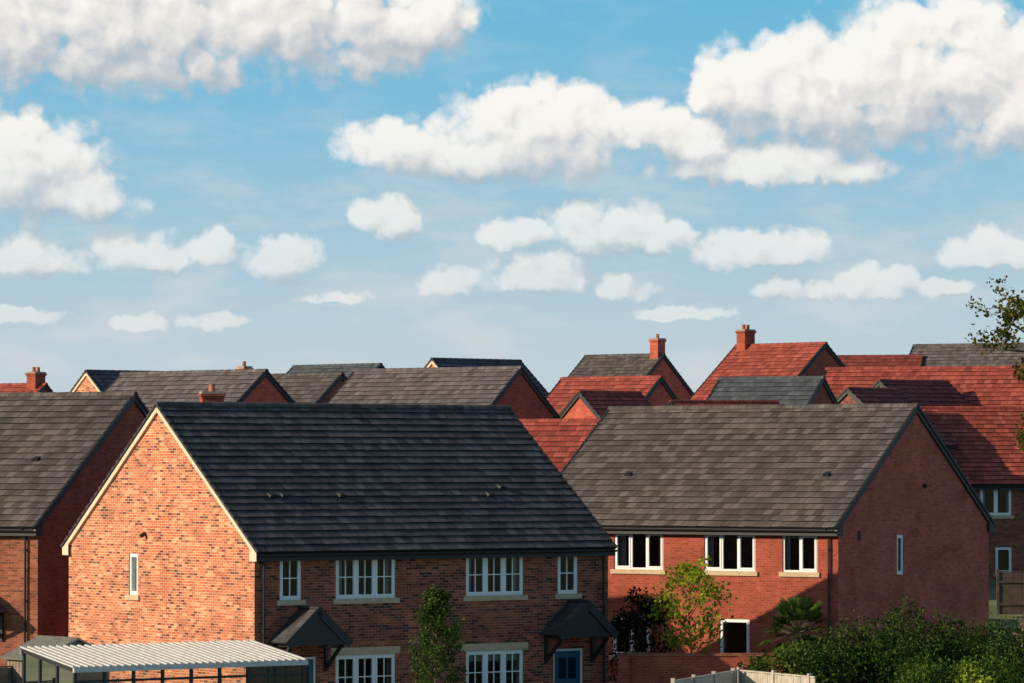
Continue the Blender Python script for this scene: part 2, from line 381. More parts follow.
def tile_vent(mb, x, s, info, W, Dp, oh=0.28):
    a,z0,L=info; ca,sa=math.cos(a),math.sin(a)
    P=lambda xx,ss,h: Vector((xx,-oh+ss*ca-sa*h,z0+ss*sa+ca*h))
    w=0.12
    A=[P(x-w,s,0.03),P(x+w,s,0.03),P(x+w*0.8,s+0.02,0.11),P(x-w*0.8,s+0.02,0.11)]; T=[P(x-w*0.8,s+0.24,0.03),P(x+w*0.8,s+0.24,0.03)]
    mb.face(A,'black'); mb.face([A[3],A[2],T[1],T[0]],'black'); mb.face([A[0],A[3],T[0]],'black'); mb.face([A[1],A[2],T[1]],'black')

def canopy(parent, cx, zt=3.4, ze=2.62, hw=0.98, pr=0.95, roofm='roof_char'):
    mb=MB()
    sl=math.hypot(hw,zt-ze); a=math.atan2(zt-ze,hw)
    for sg in (-1,1):
        U=Vector((sg*math.cos(a),0,-math.sin(a))); Nn=Vector((sg*math.sin(a),0,math.cos(a)))
        O=Vector((cx,0,zt)); nrow=5
        for r in range(nrow):
            s0,s1=sl*1.04*r/nrow,sl*1.04*(r+1)/nrow
            mb.box(O,U,-Y,Nn,(s0+0.001,s1),(0.0,pr),(0.0,0.03+0.008*(r%2)+0.004*r),roofm)
        mb.box(O,U,-Y,Nn,(0.0,sl*1.06),(pr+0.002,pr+0.035),(-0.15,0.07),'black')
        bx=cx+sg*(hw-0.16)
        mb.box(Vector((bx,0,0)),X,-Y,Z,(-0.045,0.045),(0.0,0.08),(ze-0.85,ze-0.02),'black')
        mb.box(Vector((bx,0,0)),X,-Y,Z,(-0.044,0.044),(0.082,pr-0.03),(ze-0.12,ze-0.021),'black')
        d=Vector((0,-(pr-0.25),0.62)); dl=d.length; d.normalize()
        mb.box(Vector((bx,-0.06,ze-0.76)),X,d,X.cross(d),(-0.04,0.04),(0,dl),(-0.04,0.04),'black')
    mb.face([(cx-hw+0.12,-pr+0.02,ze+0.03),(cx+hw-0.12,-pr+0.02,ze+0.03),(cx,-pr+0.02,zt-0.08)],'black')
    mb.box(Vector((cx,0,0)),X,-Y,Z,(-hw+0.1,hw-0.1),(pr-0.06,pr-0.001),(ze-0.08,ze+0.03),'black')
    mb.tube((cx,0.0,zt+0.03),(cx,-pr-0.03,zt+0.03),0.06,0.06,'black',8)
    mb.build('porch_canopy',parent)

def door(parent, x0, x1, z1):
    mb=MB(); O=Vector((0,0,0))
    B=lambda a,b,c,m: mb.box(O,X,-Y,Z,a,b,c,m)
    f=0.06
    B((x0,x0+f),(-0.1,-0.04),(-0.3,z1-f),'white'); B((x1-f,x1),(-0.1,-0.04),(-0.3,z1-f),'white'); B((x0,x1),(-0.1,-0.04),(z1-f,z1),'white')
    B((x0+f,x1-f),(-0.1,-0.06),(-0.3,z1-f-.001),'door')
    w=(x1-x0)
    for a,b in ((0.2,0.47),(0.53,0.8)):
        B((x0+w*a,x0+w*b),(-0.058,-0.05),(1.25,z1-0.25),'glass'); B((x0+w*a,x0+w*b),(-0.058,-0.045),(0.3,1.05),'door')
    mb.tube((x1-0.16,0.05-0.01,1.05),(x1-0.16,0.02-0.05,1.05),0.02,0.02,'alu')
    mb.build('front_door',parent)

def downpipe(parent, x, ztop, y=-0.07, H=-1.5):
    mb=MB(); mb.tube((x,y,H),(x,y,ztop-0.35),0.036,0.036,'black',8)
    mb.tube((x,y,ztop-0.35),(x,-0.27,ztop-0.12),0.036,0.036,'black',8)
    for z in (1.0,2.8,4.3): mb.tube((x,y,z),(x,y,z+0.06),0.05,0.05,'black',8)
    mb.build('downpipe',parent)

# ------------------------------------------------------------------ houses
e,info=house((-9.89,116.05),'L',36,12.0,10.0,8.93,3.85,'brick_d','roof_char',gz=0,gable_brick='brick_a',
  fw=[(0.81,1.52,3.66,4.84,{'n':1,'bars':True}),(2.63,4.62,3.66,4.84,{'n':3,'bars':True}),(7.0,9.0,3.66,4.84,{'n':3,'bars':True}),(10.2,10.92,3.66,4.84,{'n':1,'bars':True}),
      (2.63,4.62,0.9,2.12,{'n':3,'bars':True,'lintel':True}),(7.0,9.0,0.9,2.12,{'n':3,'bars':True,'lintel':True,'blind':0.25})],
  lw=[(6.1,6.62,3.66,4.84,{'n':1,'curt':False})], verge='roof_char', barge='cream', detail=True,
  doors=[(0.95,2.0,-2,2.1),(10.05,11.1,-2,2.1)])
door(e,0.95,2.0,2.1); door(e,10.05,11.1,2.1)
canopy(e,1.47,3.42,2.55); canopy(e,10.58,3.42,2.55)
downpipe(e,0.25,5.1); downpipe(e,11.8,5.1)
mb=MB()
for x,s in ((1.6,2.35),(2.0,2.35),(3.9,2.35),(9.0,2.35),(9.6,2.7)): tile_vent(mb,x,s,info,12,10)
mb.build('roof_vents',e)
mb=MB()
mb.tube((-0.02,5.7,5.4),(-0.16,5.7,5.33),0.06,0.06,'black')
mb.build('wall_vents',e)
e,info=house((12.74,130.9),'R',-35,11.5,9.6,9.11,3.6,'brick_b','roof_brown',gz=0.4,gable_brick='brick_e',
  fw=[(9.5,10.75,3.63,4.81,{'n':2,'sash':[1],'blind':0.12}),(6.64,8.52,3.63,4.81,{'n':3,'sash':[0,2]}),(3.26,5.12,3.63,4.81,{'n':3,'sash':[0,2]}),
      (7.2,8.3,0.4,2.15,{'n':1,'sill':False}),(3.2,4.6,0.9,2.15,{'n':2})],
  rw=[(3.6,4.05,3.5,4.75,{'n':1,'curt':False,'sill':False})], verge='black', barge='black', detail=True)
downpipe(e,11.2,5.13)
mb=MB()
for x,s in ((2.6,2.6),(10.0,2.6)): tile_vent(mb,x,s,info,11.5,9.6)
mb.build('roof_vents',e)
mb=MB(); mb.tube((11.5,5.3,6.3),(11.62,5.3,6.25),0.06,0.06,'black'); mb.box(Vector((11.5,1.2,4.6)),Y,X,Z,(0,0.08),(0,0.05),(0,0.3),'black'); mb.build('wall_vents',e)
e,info=house((-11.56,126.4),'R',-28.5,14,10,9.40,3.8,'brick_c','roof_brown',gz=0.5,
  fw=[(9.2,11.0,3.6,4.8,{'n':3})], verge='black', barge='black', detail=True, gable_brick='brick_b')
downpipe(e,13.6,5.1)
canopy(e,12.0,3.2,2.5,0.9,0.9,'roof_blue')
mb=MB()
for x,s in ((8.0,2.4),(12.3,3.2)): tile_vent(mb,x,s,info,14,10)
mb.build('roof_vents',e)

def P(px,py,s):  # rough survey values -> metres
    return ((px-512)/s, 4144/s, CAMZ+(466-py)/s)
def bg(px,py,s,side,yaw,W,Dp,rh,brick,rf,**k):
    x,y,z=P(px,py+3,s)
    return house((x,y),side,yaw,W,Dp,z,rh,brick,rf,**k)
bg(45,383,19,'R',-35,9,8.5,3.4,'brick_b','roof_red',chim=[(0.93,0.6,0.8,0.8,2)])
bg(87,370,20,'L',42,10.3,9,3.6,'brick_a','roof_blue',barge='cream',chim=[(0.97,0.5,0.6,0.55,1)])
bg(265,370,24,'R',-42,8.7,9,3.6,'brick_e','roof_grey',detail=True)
bg(380,363,18,'R',-45,7.1,9,3.6,'brick_b','roof_blue')
bg(341,373,22,'R',-42,4.4,8,3.2,'brick_c','roof_brown')
bg(520,367,24,'R',-38,8.9,9.4,3.7,'brick_b','roof_grey',detail=True)
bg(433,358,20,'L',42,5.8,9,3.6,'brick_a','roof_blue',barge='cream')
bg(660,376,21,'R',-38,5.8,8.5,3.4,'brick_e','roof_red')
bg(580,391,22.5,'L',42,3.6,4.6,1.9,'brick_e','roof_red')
bg(700,420,28,'R',-20,7.8,9,3.6,'brick_b','roof_red',detail=True)
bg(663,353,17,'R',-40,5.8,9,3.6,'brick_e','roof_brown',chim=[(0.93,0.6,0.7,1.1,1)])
bg(825,342,19,'R',-45,6.2,9,3.6,'brick_b','roof_red',chim=[(0.1,0.6,0.8,1.0,2)])
bg(822,377,24,'R',-30,4.7,9,3.6,'brick_b','roof_blue',detail=True)
bg(828,368,22,'L',-20,11,9,3.6,'brick_b','roof_red',detail=True)
bg(838,355,17,'L',-15,5,9,3.6,'brick_b','roof_redd')
bg(915,344,17,'L',-25,11,9,3.6,'brick_b','roof_grey')
bg(848,388,23.5,'L',50,3.6,5.6,2.2,'brick_c','roof_redd')
bg(880,380,22.9,'L',45,4.6,5.8,2.3,'brick_c','roof_redd')
bg(672,401,25.1,'L',20,4.5,7,2.8,'brick_b','roof_redd')
bg(190,410,28.6,'L',10,4.5,7,2.8,'brick_b','roof_brown',chim=[(0.17,0.75,0.9,0.8,2)])
x,y,z=P(915,410,23)
e,info=house((x,y),'L',5,12,8,z,3.1,'brick_c','roof_red',gz=1.7,
   fw=[(2.05,3.4,3.5,4.75,{'n':2}),(2.7,3.4,1.05,2.15,{'n':1}),(6.0,7.8,3.5,4.75,{'n':3})],detail=True)

# ------------------------------------------------------------------ ground
xs=[-3000,-800,-300,-120,-60,-40,-20,0,20,40,60,120,300,800,3000]
ys=[-2000,-400,-100,0,50,90,110,122,140,160,200,250,300,330,400,600,1000,2000,6000]
me=bpy.data.meshes.new('ground'); vs=[(x_,y_,ground_z(x_,y_)) for y_ in ys for x_ in xs]; nx=len(xs)
fs=[(j*nx+i,j*nx+i+1,(j+1)*nx+i+1,(j+1)*nx+i) for j in range(len(ys)-1) for i in range(nx-1)]
me.from_pydata(vs,[],fs)
gm,nt,out=new_mat('grass_ground'); p=N(nt,'ShaderNodeBsdfPrincipled'); tc=N(nt,'ShaderNodeTexCoord')
n1=N(nt,'ShaderNodeTexNoise'); n1.inputs['Scale'].default_value=0.25; n1.inputs['Detail'].default_value=8; nt.links.new(tc.outputs['Object'],n1.inputs['Vector'])
r=ramp(nt,[(0.35,(0.08,0.11,0.03)),(0.5,(0.14,0.17,0.055)),(0.62,(0.21,0.19,0.13)),(0.8,(0.28,0.26,0.22))]); nt.links.new(n1.outputs['Fac'],r.inputs[0])
nt.links.new(r.outputs[0],p.inputs['Base Color']); p.inputs['Roughness'].default_value=1; nt.links.new(p.outputs[0],out.inputs[0])
me.materials.append(gm); g=bpy.data.objects.new('ground',me); scene.collection.objects.link(g)

# ------------------------------------------------------------------ garden structures
def fence(p0,p1,h,mat,name='timber_fence',step=1.83,base=-0.2,gz=0.0):
    p0=Vector((*p0,gz)); p1=Vector((*p1,gz)); d=p1-p0; L=d.length; d.normalize(); nn=Vector((-d.y,d.x,0))
    mb=MB(); x=0
    while x<L:
        mb.box(p0,d,nn,Z,(x-0.05,x+0.05),(-0.05,0.05),(base,h+0.06),mat)
        x1=min(x+step,L); u=x+0.052
        while u<x1-0.06:
            mb.box(p0,d,nn,Z,(u,min(u+0.115,x1-0.052)),(-0.012+random.uniform(-.004,.004),0.010+random.uniform(0,.006)),(base,h-0.05+random.uniform(-0.008,0.008)),mat); u+=0.122
        mb.box(p0,d,nn,Z,(x+0.052,x1-0.052),(-0.03,0.03),(h-0.038,h),mat)
        for zz in (0.4,h-0.45): mb.box(p0,d,nn,Z,(x+0.052,x1-0.052),(-0.06,-0.018),(zz,zz+0.08),mat)
        x+=step
    return mb.build(name)
mb=MB(); O=Vector((3.0,117.6,0)); d=Vector((1,-0.04,0)).normalized(); nn=Vector((0.04,1,0)).normalized()
mb.box(O,d,nn,Z,(0,7.0),(0,0.22),(-0.3,1.92),'brick_b'); mb.box(O,d,nn,Z,(-0.03,7.03),(-0.03,0.25),(1.922,2.0),'brick_c')
for u in (0.0,3.4,6.7): mb.box(O,d,nn,Z,(u,u+0.33),(-0.1,-0.002),(-0.3,1.92),'brick_b')
mb.build('brick_garden_wall')
fence((4.0,103.0),(5.9,108.6),1.98,'fence_pale'); fence((5.95,108.6),(7.7,105.0),1.98,'fence_pale')
fence((-15.5,110.0),(-11.9,114.5),1.9,'fence'); fence((-17,104),(-11.6,106.5),1.75,'fence_dark')
fence((18.5,158),(25,158),1.7,'fence_dark',gz=1.6)

yaw=math.radians(36); e=empty('garden_veranda',(-10.6,100.6,0),yaw)
mb=MB(); Wv,Dv=6.6,2.5; zf,zb=2.40,2.78
sl=math.hypot(Dv+0.1,zb-zf); S=Vector((0,Dv,zb-zf)).normalized(); Nn=Vector((0,-S.z,S.y))
O=Vector((0,-0.05,zf))
mb.box(O,X,S,Nn,(-0.05,Wv+0.05),(0,sl),(0.0,0.02),'poly')
x=-0.05
while x<Wv+0.06:
    mb.box(O,X,S,Nn,(x-0.03,x+0.03),(0.0,sl),(0.021,0.055),'alu_pale'); x+=0.203
mb.build('roof_sheets',e)
mb=MB(); O=Vector((0,0,0))
mb.box(O,X,Y,Z,(-0.08,Wv+0.08),(-0.12,-0.055),(zf-0.10,zf+0.01),'alu_pale')
mb.box(O,X,Y,Z,(-0.08,Wv+0.08),(Dv-0.02,Dv+0.06),(zb-0.14,zb-0.03),'alu')
n=8
for i in range(n+1):
    u=Wv*i/n; mb.box(O,X,Y,Z,(u-0.035,u+0.035),(-0.05,0.02),(0,zf-0.02),'black')
for i in range(n):
    u=Wv*i/n; mb.box(O,X,Y,Z,(u+0.036,u+Wv/n-0.036),(-0.03,0.01),(zf-0.36,zf-0.3),'black')
for u in (0,Wv):
    for v in (0.8,1.65,2.45): mb.box(O,X,Y,Z,(u-0.035,u+0.035),(v,v+0.06),(0,zf-0.04+v*0.15),'black')
    mb.box(O,X,Y,Z,(u-0.034,u+0.034),(0.03,Dv),(1.0,1.06),'black')
    mb.box(Vector((0,-0.05,zf)),X,S,Nn,(u-0.045,u+0.045),(0,sl),(-0.1,-0.003),'black')
mb.build('frame',e)
mb=MB()
mb.face([(0,-0.01,0),(Wv,-0.01,0),(Wv,-0.01,zf-.05),(0,-0.01,zf-.05)],'glass')
for u in (0,Wv): mb.face([(u,0,0),(u,Dv,0),(u,Dv,zb-.1),(u,0,zf-.05)],'glass')
mb.build('glazing',e)

def shed(name,loc,yaw,W,D,h,rh,wm,rm):
    e=empty(name,loc,math.radians(yaw)); mb=MB(); O=Vector((0,0,0))
    mb.box(O,X,Y,Z,(0,W),(0,D),(0,h),wm)
    for x in (0,W): mb.face([(x,0,h),(x,D,h),(x,D/2,h+rh)],wm)
    mb.build('walls',e); mb=MB()
    for s in (0,1):
        y0=-0.12 if s==0 else D+0.12; zz=h-0.12*rh/(D/2)+0.03
        a=[(-.12,y0,zz),(W+.12,y0,zz),(W+.12,D/2,h+rh+.03),(-.12,D/2,h+rh+.03)]
        mb.face(a,rm); mb.face([(q[0],q[1],q[2]-.06) for q in a],rm)
        mb.face([a[0],a[1],(a[1][0],a[1][1],a[1][2]-.06),(a[0][0],a[0][1],a[0][2]-.06)],rm)
        for i,j in ((0,3),(1,2)): mb.face([a[i],a[j],(a[j][0],a[j][1],a[j][2]-.06),(a[i][0],a[i][1],a[i][2]-.06)],'fence_pale')
    mb.build('roof',e); 
    mb=MB(); u=0.0
    while u<W: mb.box(O,X,Y,Z,(u,u+0.01),(-0.012,-0.001),(0,h),'fence_dark'); u+=0.15
    mb.build('cladding_boards',e)
    return e
shed('garden_shed',(-13.7,112.6,0),-50,1.7,2.2,2.15,0.5,'fence','felt')
shed('garden_shed',(-16.5,108.5,0),20,2.2,1.8,2.0,0.5,'fence_dark','felt')
shed('summer_house',(14.7,121.6,0.2),-30,2.6,2.4,2.1,0.75,'fence','fence_dark')

# ------------------------------------------------------------------ vegetation
def add_leaves(V,F,pts,size,jit=0.5):
    pts=np.asarray(pts); n=len(pts)
    d=np.random.normal(size=(n,3)); d/=np.linalg.norm(d,axis=1)[:,None]
    w=np.random.normal(size=(n,3)); w-=d*(w*d).sum(1)[:,None]; w/=np.linalg.norm(w,axis=1)[:,None]
    s=size*(1+jit*(np.random.rand(n)-0.5))[:,None]
    a=pts; b=pts+d*s*0.5+w*s*0.32; c=pts+d*s; e=pts+d*s*0.5-w*s*0.32
    i0=len(V); V.extend(np.stack([a,b,c,e],1).reshape(-1,3).tolist())
    F.extend([[i0+4*k,i0+4*k+1,i0+4*k+2,i0+4*k+3] for k in range(n)])
def finish_plant(name, mb, leafsets):
    V=list(mb.v); F=list(mb.f); mats=[0]*len(F); ml=[M['bark']]
    for pts,size,mk in leafsets:
        if len(pts)==0: continue
        nf=len(F); add_leaves(V,F,pts,size); ml.append(M[mk]); mats+= [len(ml)-1]*(len(F)-nf)
    me=bpy.data.meshes.new(name); me.from_pydata(V,[],F)
    for m_ in ml: me.materials.append(m_)
    me.polygons.foreach_set('material_index',mats); me.update()
    o=bpy.data.objects.new(name,me); scene.collection.objects.link(o); return o
def grow(mb, p, d, L, r, lvl, tips, spread=0.7, kids=3, droop=0.0):
    n=4; q=p.copy(); dd=d.copy()
    for i in range(n):
        dd=(dd+Vector((random.uniform(-1,1),random.uniform(-1,1),random.uniform(-1,1)))*0.13+Z*(0.04-droop)).normalized()
        q2=q+dd*L/n
        mb.tube(q,q2,r*(1-0.62*i/n),r*(1-0.62*(i+1)/n),'bark',6 if lvl>0 else 4,cap=False)
        if lvl>0 and i>=1:
            for k in range(kids):
                s=Vector((random.uniform(-1,1),random.uniform(-1,1),random.uniform(-0.4,0.9))).normalized()
                nd=(dd*(1-spread)+s*spread).normalized()
                grow(mb,q2,nd,L*random.uniform(0.4,0.6),r*0.42*(1-0.15*i),lvl-1,tips,spread,max(1,kids-1),droop)
        if lvl==0: tips.append((q2.copy(),L))
        q=q2
    if lvl>0: tips.append((q.copy(),L*0.5))
def cloud_pts(tips,per,rad):
    out=[]
    for t,_ in tips:
        k=np.random.poisson(per); out.append(np.array(t)+np.random.normal(size=(k,3))*rad)
    return np.concatenate(out) if out else np.zeros((0,3))
def slender_tree(name,base,h,cr,z0,leaf,size,per,rad,nl=26,tr=0.05,shape=1.0,lvl=1):
    mb=MB(); tips=[]; b=Vector(base); q=b.copy(); n=8
    path=[b]
    for i in range(n):
        q2=b+Z*h*(i+1)/n+Vector((random.uniform(-1,1),random.uniform(-1,1),0))*0.05*i*0.3
        mb.tube(q,q2,tr*(1-0.85*i/n),tr*(1-0.85*(i+1)/n),'bark',7,cap=False); q=q2; path.append(q2)
    for i in range(nl):
        t=z0/h+(1-z0/h)*(i+0.5)/nl*0.98; k=min(n-1,int(t*n)); pp=path[k].lerp(path[k+1],t*n-k)
        tt=(t-z0/h)/(1-z0/h); prof=(math.sin(math.pi*min(1,tt*0.75+0.22)))**shape
        az=i*2.4+random.uniform(-.4,.4); d=Vector((math.cos(az),math.sin(az),0.75)).normalized()
        grow(mb,pp,d,cr*prof*random.uniform(0.75,1.2),0.018,lvl,tips,0.6,2)
    pts=cloud_pts(tips,per,rad)
    return finish_plant(name,mb,[(pts,size,leaf)])
slender_tree('garden_tree',(-1.95,107.2,0),4.05,0.70,0.7,'leaf_green',0.085,6.5,0.07,nl=34,tr=0.05,shape=0.9)
slender_tree('young_tree',(5.1,118.4,0),4.2,1.15,1.6,'leaf_lime',0.14,3.2,0.11,nl=20,tr=0.045,shape=0.7)

def bush(name,loc,rx,ry,h,n,size,leaf,ncl=14,seed=0,second=None):
    rs=np.random.RandomState(seed); cl=[]
    for i in range(ncl):
        a=rs.rand()*2*math.pi; rr=math.sqrt(rs.rand())*0.75
        cx,cy=rx*rr*math.cos(a),ry*rr*math.sin(a); top=h*(1-0.40*rr**2)*rs.uniform(0.85,1.08)
        r=rs.uniform(0.28,0.45)*min(rx,ry,h)*1.1; cl.append((cx,cy,max(r*0.6,top-r),r*rs.uniform(0.9,1.3),r)); 
        cl.append((cx*1.15,cy*1.15,max(0.3,(top-r)*0.45),r*1.2,max(r,(top-r)*0.55)))
    tot=sum(c[3]**2 for c in cl); pts=[]
    for (cx,cy,cz,r,rz_) in cl:
        k=int(n*r*r/tot); u=rs.normal(size=(k,3)); u/=np.linalg.norm(u,axis=1)[:,None]
        lump=1+0.18*np.sin(u[:,0]*7+cx*3)*np.sin(u[:,2]*6+cy)+0.12*np.sin(u[:,1]*13)
        rad=(rs.rand(k)**0.25)*1.05*lump+rs.normal(size=k)*0.06
        pts.append(np.stack([cx+u[:,0]*r*rad,cy+u[:,1]*r*rad,cz+u[:,2]*rz_*rad],1))
    pts=np.concatenate(pts)+np.array(loc); pts=pts[pts[:,2]>loc[2]]
    mb=MB()
    for (cx,cy,cz,r,_) in cl[::2]: mb.tube(Vector(loc)+Vector((cx*0.2,cy*0.2,0)),Vector(loc)+Vector((cx,cy,cz)),0.03,0.012,'bark',5,cap=False)
    if second:
        msk=rs.rand(len(pts))<second[1]; sets=[(pts[~msk],size,leaf),(pts[msk],size,second[0])]
    else: sets=[(pts,size,leaf)]
    return finish_plant(name,mb,sets)
bush('purple_shrub',(3.7,119.8,0),0.9,0.8,3.9,5000,0.11,'leaf_purple',9,3,('leaf_dark',0.3))
bush('shrub',(7.5,110,0),1.5,1.3,2.7,9000,0.105,'leaf_mid',13,4,('leaf_dark',0.4))
bush('shrub',(9.0,112,0),1.7,1.4,3.1,11000,0.105,'leaf_green',14,5,('leaf_dark',0.5))
bush('shrub',(11.0,111.5,0),1.7,1.5,3.6,14000,0.105,'leaf_green',16,6,('leaf_dark',0.5))
bush('shrub',(13.2,114,0),1.5,1.5,3.2,11000,0.105,'leaf_green',14,7,('leaf_dark',0.5))
bush('shrub',(13.2,107,0),1.7,1.5,2.8,11000,0.10,'leaf_green',14,8,('leaf_mid',0.4))
bush('shrub',(10.9,106,0),1.7,1.3,2.6,10000,0.10,'leaf_mid',14,18,('leaf_green',0.5))
bush('shrub',(14.3,117.5,0),1.3,1.2,2.3,6000,0.10,'leaf_mid',12,9,('leaf_green',0.5))
bush('shrub',(9.1,82,0),0.95,0.8,3.45,3500,0.08,'leaf_lime',9,10,('leaf_mid',0.45))
bush('shrub',(-13.2,117.6,0),0.8,0.8,2.2,2500,0.09,'leaf_dark',8,12)

mb=MB(); tips=[]; tp=[Vector((13.6,90,0)),Vector((13.5,90,3)),Vector((13.65,90.1,6)),Vector((13.5,90,9)),Vector((13.4,90,11.3))]
for i in range(4): mb.tube(tp[i],tp[i+1],0.2-0.04*i,0.16-0.04*i,'bark',10,cap=False)
def limb(p0,p1,r0,r1):
    a=Vector(p0); b=Vector(p1); prev=a
    for i in range(1,5):
        q=a.lerp(b,i/4)+(Vector((random.uniform(-1,1),random.uniform(-1,1),random.uniform(-1,1)))*0.06 if i<4 else Vector((0,0,0)))
        mb.tube(prev,q,r0+(r1-r0)*(i-1)/4,r0+(r1-r0)*i/4,'bark',6,cap=False); prev=q
for start,end,d,L in (((13.5,90,9.2),(11.6,89.9,10.0),(-1,0,0.25),1.1),((13.5,90,9.4),(11.7,90.2,10.3),(-0.8,0.2,0.5),0.85),((13.5,90,9.0),(11.5,90.1,9.8),(-1,-0.2,0.0),0.95),
                      ((13.5,90,8.4),(11.9,90,9.2),(-1,0.1,0.1),0.6),((13.5,90,7.6),(11.9,90,8.2),(-1,0,-0.1),0.6),((13.5,90,7.2),(12,90.2,7.6),(-1,0,0.1),0.6),
                      ((13.5,90,9.5),(14.6,90,10.6),(1,0,0.5),1.2),((13.4,90,11),(13.4,90.2,11.8),(0,0,1),1.1),((13.5,90,8.5),(14.8,90.2,9.2),(1,0,0.3),1.2),((13.5,90,10),(12.9,90.1,11.4),(-0.3,0,1),0.9)):
    limb(start,end,0.06,0.03); grow(mb,Vector(end),Vector(d).normalized(),L,0.03,2,tips,0.5,2)
pts=cloud_pts(tips,4.2,0.08)
finish_plant('deciduous_tree',mb,[(pts,0.10,'leaf_olive')])

mb=MB(); b=Vector((8.05,117.0,0)); top=b+Z*2.6
for i in range(8):
    mb.tube(b+Z*2.6*i/8,b+Z*2.6*(i+1)/8,0.15+0.01*(i%2),0.13,'bark',10,cap=False)
leafV=[];leafF=[]
for i in range(70):
    az=i*2.399; el=random.uniform(-0.7,1.3); d=Vector((math.cos(az)*math.cos(el),math.sin(az)*math.cos(el),math.sin(el)))
    L=random.uniform(0.45,0.8); q=top+d*L; mb.tube(top,q,0.015,0.01,'bark',4,cap=False)
    side=d.cross(Z).normalized() if abs(d.z)<0.99 else X; upv=side.cross(d)
    for k in range(15):
        t=(k-7)/7*1.25; bd=(d*math.cos(t)+side*math.sin(t)).normalized(); Lb=random.uniform(0.42,0.56)*(1-0.25*abs(t)/1.25)
        w=bd.cross(upv).normalized()*0.03; tip=q+bd*Lb-Z*0.10*random.random(); mid=q+bd*Lb*0.55+upv*0.02
        i0=len(leafV); leafV+= [tuple(q),tuple(mid+w),tuple(tip),tuple(mid-w)]; leafF.append([i0,i0+1,i0+2,i0+3])
V_=list(mb.v)+leafV; n0=len(mb.v); F_=list(mb.f)+[[a+n0 for a in f] for f in leafF]
me=bpy.data.meshes.new('fan_palm'); me.from_pydata(V_,[],F_); me.materials.append(M['bark']); me.materials.append(M['leaf_green'])
me.polygons.foreach_set('material_index',[0]*len(mb.f)+[1]*len(leafF)); me.update()
o=bpy.data.objects.new('fan_palm',me); scene.collection.objects.link(o)

# ------------------------------------------------------------------ light
tosun=Vector((-0.95,-0.27,0)).normalized(); EL=math.radians(21)
tosun=Vector((tosun.x*math.cos(EL),tosun.y*math.cos(EL),math.sin(EL)))
sd=bpy.data.lights.new('sun','SUN'); sd.energy=5.0; sd.angle=math.radians(0.5); sd.color=(1.0,0.82,0.58)
so=bpy.data.objects.new('sun',sd); so.rotation_euler=tosun.to_track_quat('Z','Y').to_euler(); so.location=(-50,50,60); scene.collection.objects.link(so)

# ------------------------------------------------------------------ sky
w=bpy.data.worlds.new('World'); scene.world=w; w.use_nodes=True; nt=w.node_tree; nt.nodes.clear()
try:
    w.cycles.sampling_method='MANUAL'; w.cycles.sample_map_resolution=256
except Exception: pass
STR=0.12
wo=N(nt,'ShaderNodeOutputWorld')
sky=N(nt,'ShaderNodeTexSky'); sky.sky_type='NISHITA'; sky.sun_disc=False; sky.sun_elevation=EL; sky.sun_rotation=math.atan2(tosun.x,tosun.y)%(2*math.pi)
tc=N(nt,'ShaderNodeTexCoord'); sp=N(nt,'ShaderNodeSeparateXYZ'); nt.links.new(tc.outputs['Generated'],sp.inputs[0])
az=math_n(nt,'ARCTAN2',sp.outputs[0],sp.outputs[1]); el=math_n(nt,'ARCSINE',sp.outputs[2])
u=math_n(nt,'MULTIPLY',az,41.44); v=math_n(nt,'MULTIPLY',el,41.44)
cb=N(nt,'ShaderNodeCombineXYZ'); nt.links.new(u,cb.inputs[0]); nt.links.new(v,cb.inputs[1])
def C(px,py,rx,ry,rb): return ((px-512)/100,(466-py)/100,rx/100,ry/100,rb/100)
blobs=[C(90,20,300,130,74),C(300,12,165,90,68),C(415,20,70,56,38),
 C(5,175,102,72,62),C(80,198,60,34,30),C(28,258,62,26,22),C(150,258,64,28,18),C(215,252,34,22,16),C(278,264,44,30,18),C(15,318,44,12,10),
 C(400,150,66,36,32),C(470,158,60,34,26),C(545,132,104,54,54),C(640,134,58,36,28),C(385,220,38,28,17),C(600,234,70,38,24),C(660,242,36,22,14),C(520,236,38,22,14),
 C(455,280,48,20,14),C(535,276,58,26,17),C(735,255,46,26,14),C(785,252,42,28,15),C(835,92,140,70,60),C(950,72,140,82,82),C(745,92,62,46,36),C(1020,120,100,60,42),
 C(775,172,125,30,22),C(703,142,42,30,26),C(990,256,44,26,15),C(800,290,48,14,10),C(872,284,54,20,13),C(940,291,34,12,9),C(622,288,40,16,11),C(130,326,42,10,7),C(205,322,34,10,7),C(690,314,50,9,7),C(330,298,40,8,6)]
grp=bpy.data.node_groups.new('cloud_density','ShaderNodeTree')
grp.interface.new_socket('Vector',in_out='INPUT',socket_type='NodeSocketVector')
grp.interface.new_socket('Density',in_out='OUTPUT',socket_type='NodeSocketFloat'); grp.interface.new_socket('Envelope',in_out='OUTPUT',socket_type='NodeSocketFloat')
G=grp; gi=grp.nodes.new('NodeGroupInput'); go=grp.nodes.new('NodeGroupOutput')
def vm(op,a,b=None,c=None):
    n=G.nodes.new('ShaderNodeVectorMath'); n.operation=op
    for i,q in enumerate((a,b,c)):
        if q is None: continue
        if hasattr(q,'is_linked'): G.links.new(q,n.inputs[i])
        else: n.inputs[i].default_value=q
    return n
def tex(scale,detail,rough,vec):
    n=G.nodes.new('ShaderNodeTexNoise'); n.noise_dimensions='2D'; n.inputs['Scale'].default_value=scale
    n.inputs['Detail'].default_value=detail; n.inputs['Roughness'].default_value=rough
    G.links.new(vec,n.inputs['Vector']); return n
vin=gi.outputs[0]
n1=tex(1.1,2,0.5,vin); wv=vm('MULTIPLY_ADD',n1.outputs['Color'],(0.4,0.18,0),(-0.2,-0.09,0))
p1=vm('ADD',vin,wv.outputs[0])
